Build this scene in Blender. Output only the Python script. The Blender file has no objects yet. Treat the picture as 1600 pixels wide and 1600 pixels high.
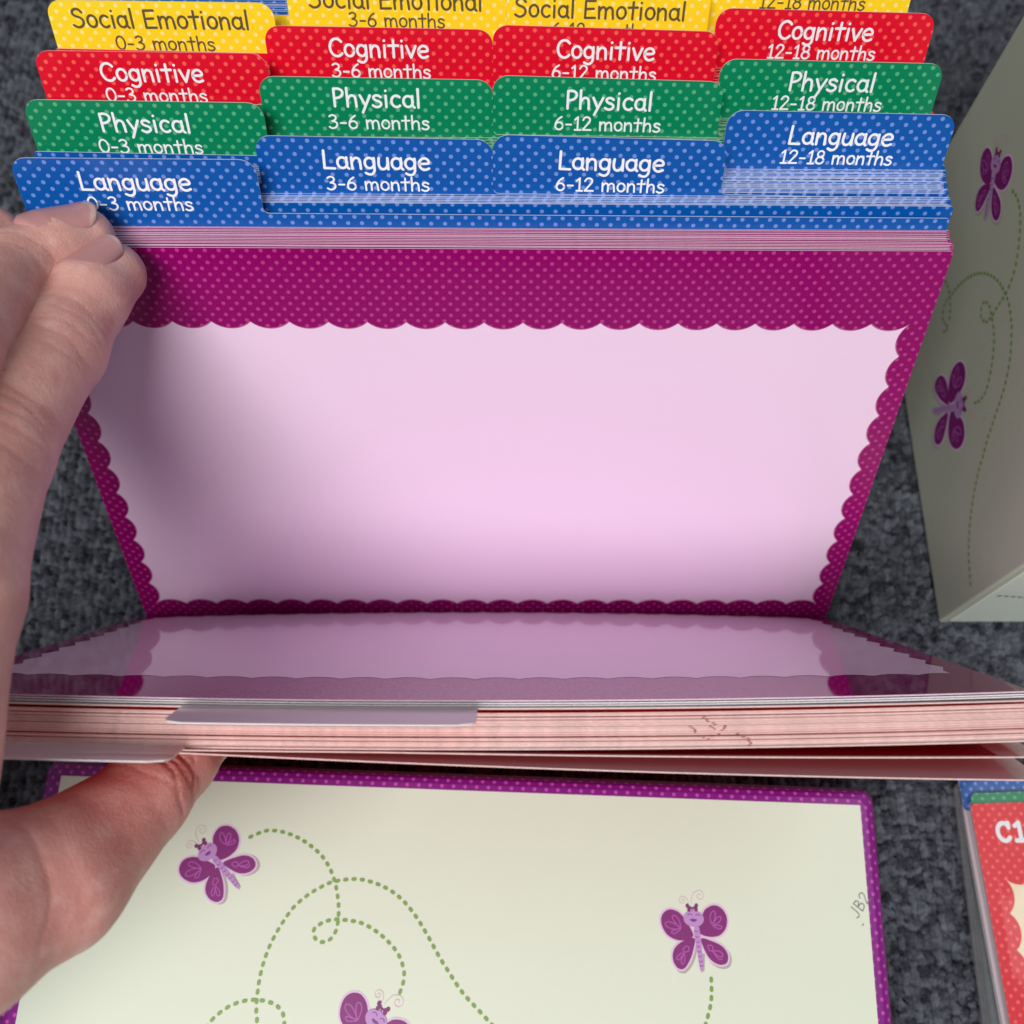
import bpy, math, random
import numpy as np
from mathutils import Vector, Matrix
from mathutils.bvhtree import BVHTree

random.seed(7)
rng = np.random.default_rng(7)
S = 0.2                      # metres per card width: every length below is in card widths
scene = bpy.context.scene

# ------------------------------------------------------------------ camera
CAM_M = np.array([[0.9999396533559667, -0.0018569203931426644, 0.010827811090086435],
                  [-0.0021727229587549576, 0.9327158079849596, 0.36060574150990504],
                  [0.010768886724892549, 0.3606075059973343, -0.9326554871425401]])
CAM_C = np.array([.02312, -.41373, 1.49617])
FPX = 1639.19                # focal length in pixels of the 1600 px photograph
cam_d = bpy.data.cameras.new('camera')
cam = bpy.data.objects.new('camera', cam_d)
scene.collection.objects.link(cam)
scene.camera = cam
cam_d.sensor_width = 36
cam_d.lens = 36 * FPX / 1600
cam_d.clip_start = 0.005
cam_d.clip_end = 50
r0, u0, f0 = CAM_M
cam.matrix_world = Matrix(((r0[0], u0[0], -f0[0], CAM_C[0] * S), (r0[1], u0[1], -f0[1], CAM_C[1] * S),
                           (r0[2], u0[2], -f0[2], CAM_C[2] * S), (0, 0, 0, 1)))
cam_d.dof.use_dof = True
cam_d.dof.focus_distance = 1.10 * S
cam_d.dof.aperture_fstop = 19

# ------------------------------------------------------------------ world, lamps, exposure
world = bpy.data.worlds.new('World')
scene.world = world
world.use_nodes = True
bg = world.node_tree.nodes['Background']
bg.inputs[0].default_value = (0.93, 0.96, 1.0, 1)
bg.inputs[1].default_value = 0.17


def area(name, loc, target, size, size_y, energy, col):
    l = bpy.data.lights.new(name, 'AREA')
    l.shape = 'RECTANGLE'
    l.size, l.size_y, l.energy, l.color = size, size_y, energy, col
    o = bpy.data.objects.new(name, l)
    scene.collection.objects.link(o)
    o.location = loc
    o.rotation_euler = (Vector(target) - Vector(loc)).to_track_quat('-Z', 'Y').to_euler()
    return o


# the ceiling light of the room, then a weak fill lamp added at rear right
area('overhead_or_added_fill', (-0.30, -0.76, 1.42), (0, 0.0, 0), 0.85, 0.50, 26.5, (1.0, 0.98, 0.95))
area('overhead_or_added_fill', (0.9, 0.3, 1.9), (0, 0.0, 0), 0.9, 0.4, 4, (1.0, 0.97, 0.94))
scene.view_settings.view_transform = 'Standard'
scene.view_settings.look = 'None'
scene.view_settings.exposure = 0.0
scene.view_settings.gamma = 1.0
scene.view_settings.use_curve_mapping = False
scene.render.engine = 'CYCLES'
scene.cycles.use_denoising = True
scene.cycles.max_bounces = 8
scene.cycles.transparent_max_bounces = 24
scene.cycles.caustics_reflective = False
scene.cycles.caustics_refractive = False


# ------------------------------------------------------------------ small maths
def ray(x, y):
    return CAM_M.T @ np.array([(x - 800) / FPX, -(y - 800) / FPX, 1.0])


def onplane(x, y, P, n):
    r = ray(x, y)
    n = np.array(n, float)
    return CAM_C + r * (((np.array(P, float) - CAM_C) @ n) / (r @ n))


def at_depth(x, y, d):
    return CAM_C + ray(x, y) * d


LB, LF, H = math.radians(23.596), math.radians(21.611), 0.61316
DB = np.array([0, math.sin(LB), math.cos(LB)])
NB = np.array([0, -math.cos(LB), math.sin(LB)])


def onback(x, y, s):
    P = onplane(x, y, (0, s, 0), NB)
    return P[0], (P - np.array([0, s, 0])) @ DB


def srgb(*c):
    return tuple(((v / 255) / 12.92 if v / 255 <= .04045 else ((v / 255 + .055) / 1.055) ** 2.4) for v in c)


def catmull(pts, n=8, closed=False):
    P = [np.array(p, float) for p in pts]
    out = []
    m = len(P)
    for i in range(m if closed else m - 1):
        if closed:
            a, b, c, d = P[i - 1], P[i], P[(i + 1) % m], P[(i + 2) % m]
        else:
            a, b, c, d = P[max(i - 1, 0)], P[i], P[i + 1], P[min(i + 2, m - 1)]
        for k in range(n):
            t = k / n
            out.append(.5 * ((2 * b) + (c - a) * t + (2 * a - 5 * b + 4 * c - d) * t * t + (3 * b - a - 3 * c + d) * t ** 3))
    if not closed:
        out.append(P[-1])
    return out


def resample(pts, step):
    P = np.array(pts)
    L = np.concatenate([[0], np.cumsum(np.linalg.norm(np.diff(P, axis=0), axis=1))])
    n = max(2, int(round(L[-1] / step)) + 1)
    t = np.linspace(0, L[-1], n)
    return np.stack([np.interp(t, L, P[:, k]) for k in range(P.shape[1])], 1)


# ------------------------------------------------------------------ materials
def new_mat(name, col=(.8, .8, .8), rough=.5, spec=.5):
    m = bpy.data.materials.new(name)
    m.use_nodes = True
    b = m.node_tree.nodes['Principled BSDF']
    b.inputs['Base Color'].default_value = (*col, 1)
    b.inputs['Roughness'].default_value = rough
    b.inputs['Specular IOR Level'].default_value = spec
    return m


def N(m, t, **kw):
    n = m.node_tree.nodes.new(t)
    for k, v in kw.items():
        setattr(n, k, v)
    return n


def L(m, a, b):
    m.node_tree.links.new(a, b)


def math_n(m, op, a, b=None):
    n = N(m, 'ShaderNodeMath', operation=op)
    for i, x in enumerate((a, b)):
        if x is None:
            continue
        if isinstance(x, (int, float)):
            n.inputs[i].default_value = x
        else:
            L(m, x, n.inputs[i])
    return n.outputs[0]


def mixc(m, fac, c1, c2):
    n = N(m, 'ShaderNodeMix', data_type='RGBA')
    if isinstance(fac, float):
        n.inputs[0].default_value = fac
    else:
        L(m, fac, n.inputs[0])
    for i, c in ((6, c1), (7, c2)):
        if isinstance(c, tuple):
            n.inputs[i].default_value = (*c, 1)
        else:
            L(m, c, n.inputs[i])
    return n.outputs[2]


def noise(m, scale, detail=3, rough=.55, coord=None):
    n = N(m, 'ShaderNodeTexNoise')
    n.inputs['Scale'].default_value = scale
    n.inputs['Detail'].default_value = detail
    n.inputs['Roughness'].default_value = rough
    if coord is None:
        t = N(m, 'ShaderNodeTexCoord')
        coord = t.outputs['Object']
    L(m, coord, n.inputs['Vector'])
    return n.outputs['Fac']


def paper_finish(m, col_out, rough, amt=.05):
    """printed card: faint mottling of the ink and a slightly uneven varnish"""
    b = m.node_tree.nodes['Principled BSDF']
    f = noise(m, 900, 2)
    v = mixc(m, math_n(m, 'MULTIPLY', f, amt * 2), col_out, (0.02, 0.01, 0.02))
    L(m, v, b.inputs['Base Color'])
    n2 = noise(m, 60, 3)
    L(m, math_n(m, 'ADD', math_n(m, 'MULTIPLY', n2, rough * .5), rough * .75), b.inputs['Roughness'])
    bump = N(m, 'ShaderNodeBump')
    bump.inputs['Strength'].default_value = .02
    bump.inputs['Distance'].default_value = .0006
    L(m, noise(m, 160, 2), bump.inputs['Height'])
    if rough > .12:
        L(m, bump.outputs[0], b.inputs['Normal'])


def dotted(name, col, dot, rough=.25, pitch=.0147 * S, rad=.0022 * S, spec=.5):
    m = new_mat(name, col, rough, spec)
    uv = N(m, 'ShaderNodeUVMap')
    mp = N(m, 'ShaderNodeMapping')
    side = pitch / math.sqrt(2)
    mp.inputs['Rotation'].default_value = (0, 0, math.radians(45))
    mp.inputs['Scale'].default_value = (1 / side, 1 / side, 1)
    L(m, uv.outputs[0], mp.inputs['Vector'])
    fr = N(m, 'ShaderNodeVectorMath', operation='FRACTION')
    L(m, mp.outputs[0], fr.inputs[0])
    sb = N(m, 'ShaderNodeVectorMath', operation='SUBTRACT')
    L(m, fr.outputs[0], sb.inputs[0])
    sb.inputs[1].default_value = (.5, .5, 0)
    sep = N(m, 'ShaderNodeSeparateXYZ')
    L(m, sb.outputs[0], sep.inputs[0])
    d = math_n(m, 'SQRT', math_n(m, 'ADD', math_n(m, 'MULTIPLY', sep.outputs[0], sep.outputs[0]),
                                 math_n(m, 'MULTIPLY', sep.outputs[1], sep.outputs[1])))
    mr = N(m, 'ShaderNodeMapRange')
    L(m, d, mr.inputs[0])
    mr.inputs[1].default_value = rad / side * 1.12
    mr.inputs[2].default_value = rad / side * .88
    paper_finish(m, mixc(m, mr.outputs[0], col, dot), rough)
    return m


def plain(name, col, rough=.3, amt=.03, spec=.5):
    m = new_mat(name, col, rough, spec)
    rgb = N(m, 'ShaderNodeRGB')
    rgb.outputs[0].default_value = (*col, 1)
    paper_finish(m, rgb.outputs[0], rough, amt)
    return m


MAT = {
    'blue': dotted('blue_dotted_print', srgb(0, 86, 172), srgb(116, 146, 220), .3),
    'green': dotted('green_dotted_print', srgb(0, 132, 88), srgb(92, 178, 130), .3),
    'red': dotted('red_dotted_print', srgb(230, 8, 44), srgb(255, 96, 84), .3),
    'yellow': dotted('yellow_dotted_print', srgb(255, 222, 36), srgb(255, 240, 150), .3),
    'purple': dotted('purple_dotted_print', srgb(142, 0, 100), srgb(184, 60, 136), .2),
    'purple_gloss': dotted('glossy_purple_print', srgb(134, 0, 96), srgb(160, 40, 118), .05),
    'lilac_gloss': plain('glossy_lilac_print', srgb(234, 205, 231), .05, .01),
    'lid_purple': dotted('lid_purple_wrap', srgb(124, 22, 126), srgb(188, 76, 170), .3),
    'lilac': plain('lilac_print', srgb(237, 210, 235), .2, .01),
    'halo_line': plain('scallop_outline', srgb(176, 92, 140), .07),
    'white_ink': plain('white_lettering', srgb(244, 244, 250), .35, .01),
    'grey_ink': plain('grey_lettering', srgb(92, 84, 62), .35, .01),
    'red_back': plain('deep_red_print', srgb(150, 18, 34), .10, .02),
    'paper': plain('white_card_edge', srgb(236, 232, 236), .7, .1),
    'pink_edge': plain('pink_card_edge', srgb(238, 208, 224), .7, .12),
    'blue_edge': plain('pale_blue_card_edge', srgb(222, 228, 246), .7, .12),
    'red_edge': plain('rosy_card_edge', srgb(244, 196, 200), .7, .15),
    'green_edge': plain('pale_green_card_edge', srgb(220, 236, 216), .7, .15),
    'yellow_edge': plain('pale_yellow_card_edge', srgb(250, 236, 170), .7, .15),
    'salmon_edge': plain('salmon_card_edge', srgb(247, 211, 206), .75, .2),
    'back': plain('white_card_back', srgb(216, 200, 208), .10, .02),
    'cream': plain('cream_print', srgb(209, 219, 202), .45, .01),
    'shaded_cream': plain('shaded_cream_print', srgb(184, 188, 172), .3, .02),  # cream darkened so the box wall's shade sits in its colour
    'pale': plain('pale_green_print', srgb(214, 224, 214), .35, .01),
    'stitch': plain('green_stitch_print', srgb(126, 160, 78), .35, .08),
    'wing': plain('wing_print', srgb(126, 18, 112), .5, .1),
    'wing_line': plain('wing_vein_print', srgb(170, 84, 168), .35, .02),
    'wing_halo': plain('wing_halo_print', srgb(214, 188, 220), .35, .02),
    'body_print': plain('butterfly_body_print', srgb(184, 138, 198), .35, .03),
    'face_line': plain('butterfly_face_print', srgb(118, 52, 128), .35, .02),
    'antenna': plain('antenna_print', srgb(206, 176, 190), .35, .02),
    'print_shadow': plain('grey_printed_shadow', srgb(170, 164, 160), .35, .02),
    'pencil': plain('pencil_mark', srgb(120, 122, 122), .5, .1),
    'ink_mark': plain('red_ink_mark', srgb(150, 60, 70), .6, .1),
    'micro': plain('tiny_pale_print', srgb(190, 110, 160), .2, .02),
    'cream_warm': plain('warm_cream_print', srgb(250, 230, 200), .3, .02),
    'peach': plain('pale_peach_print', srgb(252, 214, 176), .3, .02),
}

# clear plastic: see-through sheet with a Fresnel gloss
def plastic(name, haze_, f0_):
    m = bpy.data.materials.new(name)
    m.use_nodes = True
    m.node_tree.nodes.clear()
    tr = N(m, 'ShaderNodeBsdfTransparent')
    tr.inputs[0].default_value = (.96, .97, .97, 1)
    gl = N(m, 'ShaderNodeBsdfGlossy')
    gl.inputs['Roughness'].default_value = .06
    fn = N(m, 'ShaderNodeLayerWeight')
    fn.inputs[0].default_value = .5
    gloss = math_n(m, 'ADD', math_n(m, 'MULTIPLY', math_n(m, 'POWER', fn.outputs['Facing'], 4.0), .75), f0_)
    mx = N(m, 'ShaderNodeMixShader')
    df_ = N(m, 'ShaderNodeBsdfDiffuse')
    df_.inputs[0].default_value = (.8, .82, .84, 1)
    hz_ = N(m, 'ShaderNodeMixShader')
    hz_.inputs[0].default_value = haze_
    L(m, tr.outputs[0], hz_.inputs[1])
    L(m, df_.outputs[0], hz_.inputs[2])
    L(m, gloss, mx.inputs[0])
    L(m, hz_.outputs[0], mx.inputs[1])
    L(m, gl.outputs[0], mx.inputs[2])
    om = N(m, 'ShaderNodeOutputMaterial')
    L(m, mx.outputs[0], om.inputs[0])
    return m


MAT['clear'] = plastic('clear_plastic', .015, .02)
MAT['clear_sheen'] = plastic('clear_plastic_sheen', .16, .05)  # pale diffuse mixed in as painted silvery sheen of the clear side walls

# carpet yarn: charcoal heather
m = new_mat('carpet_yarn', (.06, .065, .07), .95, .15)
b = m.node_tree.nodes['Principled BSDF']
at = N(m, 'ShaderNodeAttribute', attribute_name='yarn')
n1 = noise(m, 1500, 4, .7)
n2 = noise(m, 95, 3, .6)
tone = math_n(m, 'ADD', math_n(m, 'MULTIPLY', at.outputs['Fac'], .62),
              math_n(m, 'ADD', math_n(m, 'MULTIPLY', n1, .42), math_n(m, 'MULTIPLY', n2, .2)))
cr = N(m, 'ShaderNodeValToRGB')
cr.color_ramp.elements[0].position = .28
cr.color_ramp.elements[0].color = (*srgb(28, 31, 38), 1)
cr.color_ramp.elements[1].position = .92
cr.color_ramp.elements[1].color = (*srgb(110, 114, 125), 1)
L(m, tone, cr.inputs[0])
L(m, cr.outputs[0], b.inputs['Base Color'])
bp = N(m, 'ShaderNodeBump')
bp.inputs['Strength'].default_value = .8
bp.inputs['Distance'].default_value = .0008
L(m, noise(m, 2600, 3, .7), bp.inputs['Height'])
L(m, bp.outputs[0], b.inputs['Normal'])
MAT['carpet'] = m

# skin
m = new_mat('skin', srgb(206, 150, 136), .46, .35)
b = m.node_tree.nodes['Principled BSDF']
nA = noise(m, 55, 4, .6)
nB = noise(m, 420, 3, .6)
c1 = mixc(m, nA, srgb(196, 138, 130), srgb(224, 182, 172))
at = N(m, 'ShaderNodeAttribute', attribute_name='flush_and_shade')
c2 = mixc(m, at.outputs['Fac'], c1, srgb(200, 116, 112))
c3 = mixc(m, math_n(m, 'MULTIPLY', nB, .22), c2, srgb(176, 104, 96))
nC = noise(m, 170, 5, .65)
mrC = N(m, 'ShaderNodeMapRange')
L(m, nC, mrC.inputs[0])
mrC.inputs[1].default_value, mrC.inputs[2].default_value = .45, .75
mrC.inputs[4].default_value = .5
c4 = mixc(m, mrC.outputs[0], c3, srgb(232, 196, 186))
L(m, c4, b.inputs['Base Color'])
b.inputs['Subsurface Weight'].default_value = .22
b.inputs['Subsurface Radius'].default_value = (.0022, .0011, .0008)
b.inputs['Subsurface Scale'].default_value = 1.0
vo = N(m, 'ShaderNodeTexVoronoi')
vo.inputs['Scale'].default_value = 1900
tc = N(m, 'ShaderNodeTexCoord')
L(m, tc.outputs['Object'], vo.inputs['Vector'])
bp = N(m, 'ShaderNodeBump')
bp.inputs['Strength'].default_value = .24
bp.inputs['Distance'].default_value = .00035
L(m, math_n(m, 'ADD', math_n(m, 'MULTIPLY', vo.outputs['Distance'], .6), noise(m, 700, 4)), bp.inputs['Height'])
L(m, bp.outputs[0], b.inputs['Normal'])
MAT['skin'] = m
m = new_mat('fingernail', srgb(206, 156, 152), .28, .5)
b = m.node_tree.nodes['Principled BSDF']
b.inputs['Subsurface Weight'].default_value = .15
b.inputs['Subsurface Radius'].default_value = (.002, .001, .0007)
at = N(m, 'ShaderNodeAttribute', attribute_name='edge')
L(m, mixc(m, at.outputs['Fac'], srgb(190, 138, 138), srgb(208, 172, 164)), b.inputs['Base Color'])
MAT['nail'] = m


# ------------------------------------------------------------------ mesh building
class MB:
    def __init__(self):
        self.v, self.f, self.m, self.uv, self.mats = [], [], [], [], []

    def slot(self, mat):
        if mat not in self.mats:
            self.mats.append(mat)
        return self.mats.index(mat)

    def poly(self, pts, mat, uv=None):
        i = len(self.v)
        self.v += [tuple(float(c) * S for c in p) for p in pts]
        self.f.append(list(range(i, i + len(pts))))
        self.m.append(self.slot(mat))
        self.uv.append([(u * S, w * S) for u, w in (uv if uv is not None else [(p[0], p[2]) for p in pts])])

    def build(self, name, parent=None, smooth=False, merge=False):
        me = bpy.data.meshes.new(name)
        me.from_pydata(self.v, [], self.f)
        for k in self.mats:
            me.materials.append(MAT[k])
        me.polygons.foreach_set('material_index', self.m)
        ul = me.uv_layers.new(name='UVMap')
        ul.data.foreach_set('uv', [c for poly in self.uv for p in poly for c in p])
        me.update()
        if smooth:
            me.polygons.foreach_set('use_smooth', [True] * len(me.polygons))
        o = bpy.data.objects.new(name, me)
        scene.collection.objects.link(o)
        if parent:
            o.parent = parent
        return o


def tag(o, label=None, cat=None, group=None, kind=None):
    for k, v in (('label', label), ('category', cat), ('group', group), ('kind', kind)):
        if v:
            o[k] = v
    return o


def empty(name, loc=(0, 0, 0), rot=(0, 0, 0)):
    o = bpy.data.objects.new(name, None)
    scene.collection.objects.link(o)
    o.location = [c * S for c in loc]
    o.rotation_euler = rot
    o.empty_display_size = .01
    return o


class Sheet:
    """flat print on a plane: fn(u, v, lift) -> 3-D point in card widths"""

    def __init__(self, mb, fn, lift=.0002):
        self.mb, self.fn, self.lift, self.n = mb, fn, lift, 0

    def poly(self, pts, mat, layer=1):
        self.n += 1
        z = self.lift * layer + self.n * 2e-6
        self.mb.poly([self.fn(p[0], p[1], z) for p in pts], mat, [(p[0], p[1]) for p in pts])

    def stroke(self, pts, w, mat, layer=1, caps=True):
        P = np.array(pts, float)
        keep = [0] + [i for i in range(1, len(P)) if np.linalg.norm(P[i] - P[i - 1]) > 1e-7]
        P = P[keep]
        if len(P) < 2:
            return
        T = np.gradient(P, axis=0)
        T /= np.linalg.norm(T, axis=1)[:, None] + 1e-12
        Nn = np.stack([-T[:, 1], T[:, 0]], 1)
        r = w / 2
        Lp, Rp = P + Nn * r, P - Nn * r
        self.n += 1
        z = self.lift * layer + self.n * 2e-6
        for i in range(len(P) - 1):
            q = [Rp[i], Rp[i + 1], Lp[i + 1], Lp[i]]
            self.mb.poly([self.fn(p[0], p[1], z) for p in q], mat, [tuple(p) for p in q])
        if caps:
            for c, t, sgn in ((P[0], -T[0], 1), (P[-1], T[-1], 1)):
                n = np.array([-t[1], t[0]])
                fan = [c + r * (n * math.cos(a) + t * math.sin(a)) for a in np.linspace(math.pi, 0, 9)]
                self.mb.poly([self.fn(p[0], p[1], z) for p in fan], mat, [tuple(p) for p in fan])


# ------------------------------------------------------------------ hand-lettering
def el(cx, cy, rx, ry, a0=0, a1=360, n=26):
    return [(cx + rx * math.cos(math.radians(a)), cy + ry * math.sin(math.radians(a))) for a in np.linspace(a0, a1, n)]


def cm(*p):
    return [tuple(q) for q in catmull(p, 6)]


GL = {
    'S': (.60, [cm((.50, .60), (.40, .71), (.27, .73), (.13, .66), (.11, .54), (.21, .45), (.38, .39), (.49, .28), (.47, .12), (.35, .02), (.2, 0), (.05, .08))]),
    'o': (.53, [el(.265, .25, .19, .235)]),
    'c': (.50, [el(.28, .245, .20, .235, 48, 312)]),
    'i': (.26, [[(.12, .47), (.12, 0)], [(.12, .665), (.125, .675)]]),
    'a': (.54, [el(.25, .245, .19, .225, 40, 400), cm((.43, .47), (.42, .2), (.44, .06), (.50, .0))]),
    'l': (.25, [[(.12, .76), (.12, 0)]]),
    'E': (.62, [[(.53, .71), (.12, .70)], [(.12, .70), (.11, .01)], [(.11, .37), (.47, .39)], [(.11, .01), (.54, .02)]]),
    'm': (.80, [[(.08, .47), (.10, .0)], cm((.10, .30), (.18, .43), (.28, .46), (.36, .40), (.38, .25), (.38, 0)), cm((.38, .30), (.47, .43), (.57, .46), (.66, .39), (.69, .22), (.71, 0))]),
    't': (.47, [[(.24, .70), (.235, .0)], [(.04, .47), (.43, .48)]]),
    'n': (.54, [[(.08, .47), (.09, 0)], cm((.09, .28), (.18, .42), (.28, .46), (.39, .40), (.42, .24), (.43, 0))]),
    'C': (.62, [el(.36, .36, .28, .355, 42, 318)]),
    'g': (.54, [el(.245, .25, .185, .22, 30, 390), cm((.43, .46), (.43, .15), (.42, -.08), (.33, -.21), (.2, -.23), (.07, -.17))]),
    'v': (.48, [[(.05, .47), (.23, 0)], [(.23, 0), (.43, .47)]]),
    'e': (.54, [cm((.08, .25), (.25, .255), (.44, .28), (.43, .40), (.33, .48), (.2, .47), (.09, .36), (.07, .2), (.15, .05), (.29, 0), (.45, .06))]),
    'P': (.54, [[(.12, .72), (.12, 0)], cm((.12, .71), (.30, .73), (.45, .65), (.46, .50), (.34, .38), (.12, .33))]),
    'h': (.56, [[(.10, .76), (.10, 0)], cm((.10, .26), (.2, .42), (.31, .46), (.41, .40), (.44, .24), (.45, 0))]),
    'y': (.51, [[(.06, .47), (.25, .06)], [(.46, .47), (.13, -.24)]]),
    's': (.47, [cm((.38, .41), (.28, .475), (.14, .46), (.09, .37), (.17, .28), (.33, .22), (.39, .12), (.31, .02), (.17, 0), (.05, .06))]),
    'L': (.56, [[(.11, .74), (.09, .01)], [(.09, .01), (.50, .0)]]),
    'u': (.53, [cm((.09, .47), (.07, .2), (.13, .04), (.25, 0), (.37, .07), (.42, .22)), [(.43, .47), (.44, 0)]]),
    '0': (.62, [el(.31, .36, .225, .355)]),
    '1': (.46, [[(.12, .57), (.27, .72)], [(.27, .72), (.27, 0)], [(.12, 0), (.42, 0)]]),
    '2': (.60, [cm((.09, .56), (.17, .69), (.30, .73), (.44, .65), (.44, .49), (.31, .31), (.09, .01)), [(.09, .01), (.52, .015)]]),
    '3': (.60, [cm((.11, .65), (.25, .73), (.42, .66), (.41, .49), (.24, .39)), cm((.24, .39), (.42, .34), (.48, .19), (.38, .04), (.21, -.01), (.07, .07))]),
    '6': (.60, [cm((.42, .71), (.25, .58), (.12, .37), (.09, .2)), el(.29, .205, .20, .205)]),
    '8': (.60, [el(.29, .55, .165, .175), el(.29, .19, .205, .19)]),
    '-': (.42, [[(.07, .29), (.34, .29)]]),
    ' ': (.32, []),
    'B': (.54, [[(.1, .72), (.1, 0)], cm((.1, .72), (.35, .68), (.38, .5), (.1, .38)), cm((.1, .38), (.45, .32), (.42, .08), (.1, 0))]),
    'J': (.54, [cm((.4, .72), (.38, .2), (.25, 0), (.08, .08))]),
}


def write(sh, text, x0, x1, base, cap, mat, weight=.098, layer=1, slope=0.0):
    w = sum(GL[c][0] for c in text) - .10
    ky = cap / .73
    kx = (x1 - x0) / w
    cx = -.05
    for ch in text:
        adv, strokes = GL[ch]
        for st in strokes:
            P = [(x0 + (cx + p[0]) * kx, base + p[1] * ky + slope * (cx + p[0]) * kx) for p in st]
            sh.stroke(resample(P, cap * .06), weight * ky, mat, layer)
        cx += adv


# ------------------------------------------------------------------ carpet
def value_noise(X, Y, scale, seed):
    r = np.random.default_rng(seed).random((257, 257))
    U, V = X * scale + 61.3, Y * scale + 47.7
    i, j = np.floor(U).astype(int), np.floor(V).astype(int)
    a, b = U - i, V - j
    a, b = a * a * (3 - 2 * a), b * b * (3 - 2 * b)
    i0, j0, i1, j1 = i % 256, j % 256, (i + 1) % 256, (j + 1) % 256
    return (r[i0, j0] * (1 - a) * (1 - b) + r[i1, j0] * a * (1 - b) + r[i0, j1] * (1 - a) * b + r[i1, j1] * a * b) - .5


def build_carpet():
    x0, x1, y0, y1 = -1.35, 1.55, -.95, 1.75
    nx, ny = 1300, 1210
    X, Y = np.meshgrid(np.linspace(x0, x1, nx), np.linspace(y0, y1, ny))
    px, py = .0118, .0092
    wx = .004 * value_noise(X, Y, 40, 1) + .0028 * value_noise(X, Y, 130, 2) + .0022 * value_noise(X, Y, 320, 3)
    wy = .004 * value_noise(X, Y, 40, 4) + .006 * value_noise(X, Y, 130, 5) + .003 * value_noise(X, Y, 320, 6)
    U, V = (X + wx) / px, (Y + wy) / py
    iu, iv = np.floor(U).astype(int), np.floor(V).astype(int)
    K = 512
    jx, jy, hh, tone, wid = [rng.random((K, K)) for _ in range(5)]
    hz = np.zeros_like(X) - .007
    yt = np.full_like(X, .3)
    for du in (-1, 0, 1):
        for dv in (-1, 0, 1):
            a, b = (iu + du) % K, (iv + dv) % K
            cx = iu + du + .5 + (jx[a, b] - .5) * .16
            cy = iv + dv + .5 + (jy[a, b] - .5) * .7 + .5 * ((iu + du) % 2)
            d2 = ((U - cx) / (.47 + .12 * wid[a, b])) ** 2 + ((V - cy) / (.75 + .3 * wid[b, a])) ** 2
            h = (.0060 + .0090 * hh[a, b]) * np.clip(1 - d2, 0, 1) ** .6 - .006 * (d2 > 1)
            up = h > hz
            hz = np.where(up, h, hz)
            yt = np.where(up, .12 + .72 * tone[a, b], yt)
    fine = value_noise(X, Y, 210, 7) + .8 * value_noise(X, Y, 420, 8)
    hz = hz + .0030 * fine + .0030 * value_noise(X, Y, 60, 9) + .0010 * rng.standard_normal(X.shape) - .0150
    yt = yt + .26 * (value_noise(X * 1.5, Y * .7, 70, 10)) + .24 * fine
    me = bpy.data.meshes.new('carpet')
    co = np.stack([X, Y, hz], -1).reshape(-1, 3) * S
    idx = np.arange(nx * ny).reshape(ny, nx)
    q = np.stack([idx[:-1, :-1], idx[:-1, 1:], idx[1:, 1:], idx[1:, :-1]], -1).reshape(-1, 4)
    me.vertices.add(len(co))
    me.vertices.foreach_set('co', co.ravel().astype(np.float32))
    me.loops.add(q.size)
    me.loops.foreach_set('vertex_index', q.ravel().astype(np.int32))
    me.polygons.add(len(q))
    me.polygons.foreach_set('loop_start', np.arange(0, q.size, 4, dtype=np.int32))
    me.update(calc_edges=True)
    a = me.attributes.new('yarn', 'FLOAT', 'POINT')
    a.data.foreach_set('value', yt.ravel().astype(np.float32))
    me.polygons.foreach_set('use_smooth', [True] * len(me.polygons))
    me.materials.append(MAT['carpet'])
    o = bpy.data.objects.new('carpet', me)
    scene.collection.objects.link(o)
    tag(o, 'charcoal grey ribbed carpet under everything', 'carpet', None, 'structure')


build_carpet()


# ------------------------------------------------------------------ butterflies and stitched trails
def wing(p):
    return [((x - 490) / 400, -(y - 1110) / 400) for x, y in p]


WINGS = [
    wing([(472, 1112), (430, 1138), (370, 1140), (310, 1110), (278, 1050), (285, 1000), (325, 970), (375, 978), (415, 1010), (450, 1060)]),
    wing([(512, 1098), (500, 1060), (520, 1015), (545, 960), (600, 932), (650, 950), (678, 1000), (670, 1060), (630, 1102), (570, 1113)]),
    wing([(478, 1125), (472, 1190), (450, 1250), (415, 1298), (375, 1295), (348, 1250), (355, 1195), (400, 1150)]),
    wing([(520, 1125), (590, 1138), (650, 1165), (680, 1210), (670, 1255), (625, 1265), (575, 1240), (540, 1190)]),
]
VEINS = [
    [(395, 1075), (350, 1080), (312, 1068), (302, 1050), (325, 1040), (370, 1055), (395, 1072)],
    [(395, 1075), (360, 1040), (345, 1012), (360, 1002), (385, 1025), (398, 1070)],
    [(395, 1078), (360, 1105), (340, 1100), (348, 1088), (385, 1076)],
    [(585, 1040), (575, 1000), (590, 968), (606, 970), (605, 1005), (590, 1040)],
    [(590, 1042), (615, 1005), (635, 995), (642, 1008), (625, 1030), (592, 1046)],
    [(592, 1048), (625, 1045), (645, 1050), (640, 1064), (612, 1060), (590, 1050)],
    [(440, 1165), (445, 1195), (420, 1205), (408, 1190), (440, 1165)],
    [(415, 1205), (395, 1240), (375, 1250), (372, 1235), (400, 1210)],
    [(417, 1208), (420, 1250), (410, 1272), (398, 1265), (404, 1235), (415, 1208)],
    [(560, 1160), (585, 1162), (590, 1185), (570, 1190), (558, 1165)],
    [(588, 1190), (625, 1190), (648, 1205), (640, 1222), (610, 1212), (588, 1192)],
    [(588, 1192), (605, 1215), (625, 1235), (645, 1232)],
]


def spiral(cx, cy, r, a0, turns, sgn=1, n=30):
    return [(cx + r * (1 - .85 * t) * math.cos(math.radians(a0) + sgn * t * turns * 2 * math.pi),
             cy + r * (1 - .85 * t) * math.sin(math.radians(a0) + sgn * t * turns * 2 * math.pi)) for t in np.linspace(0, 1, n)]


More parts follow.
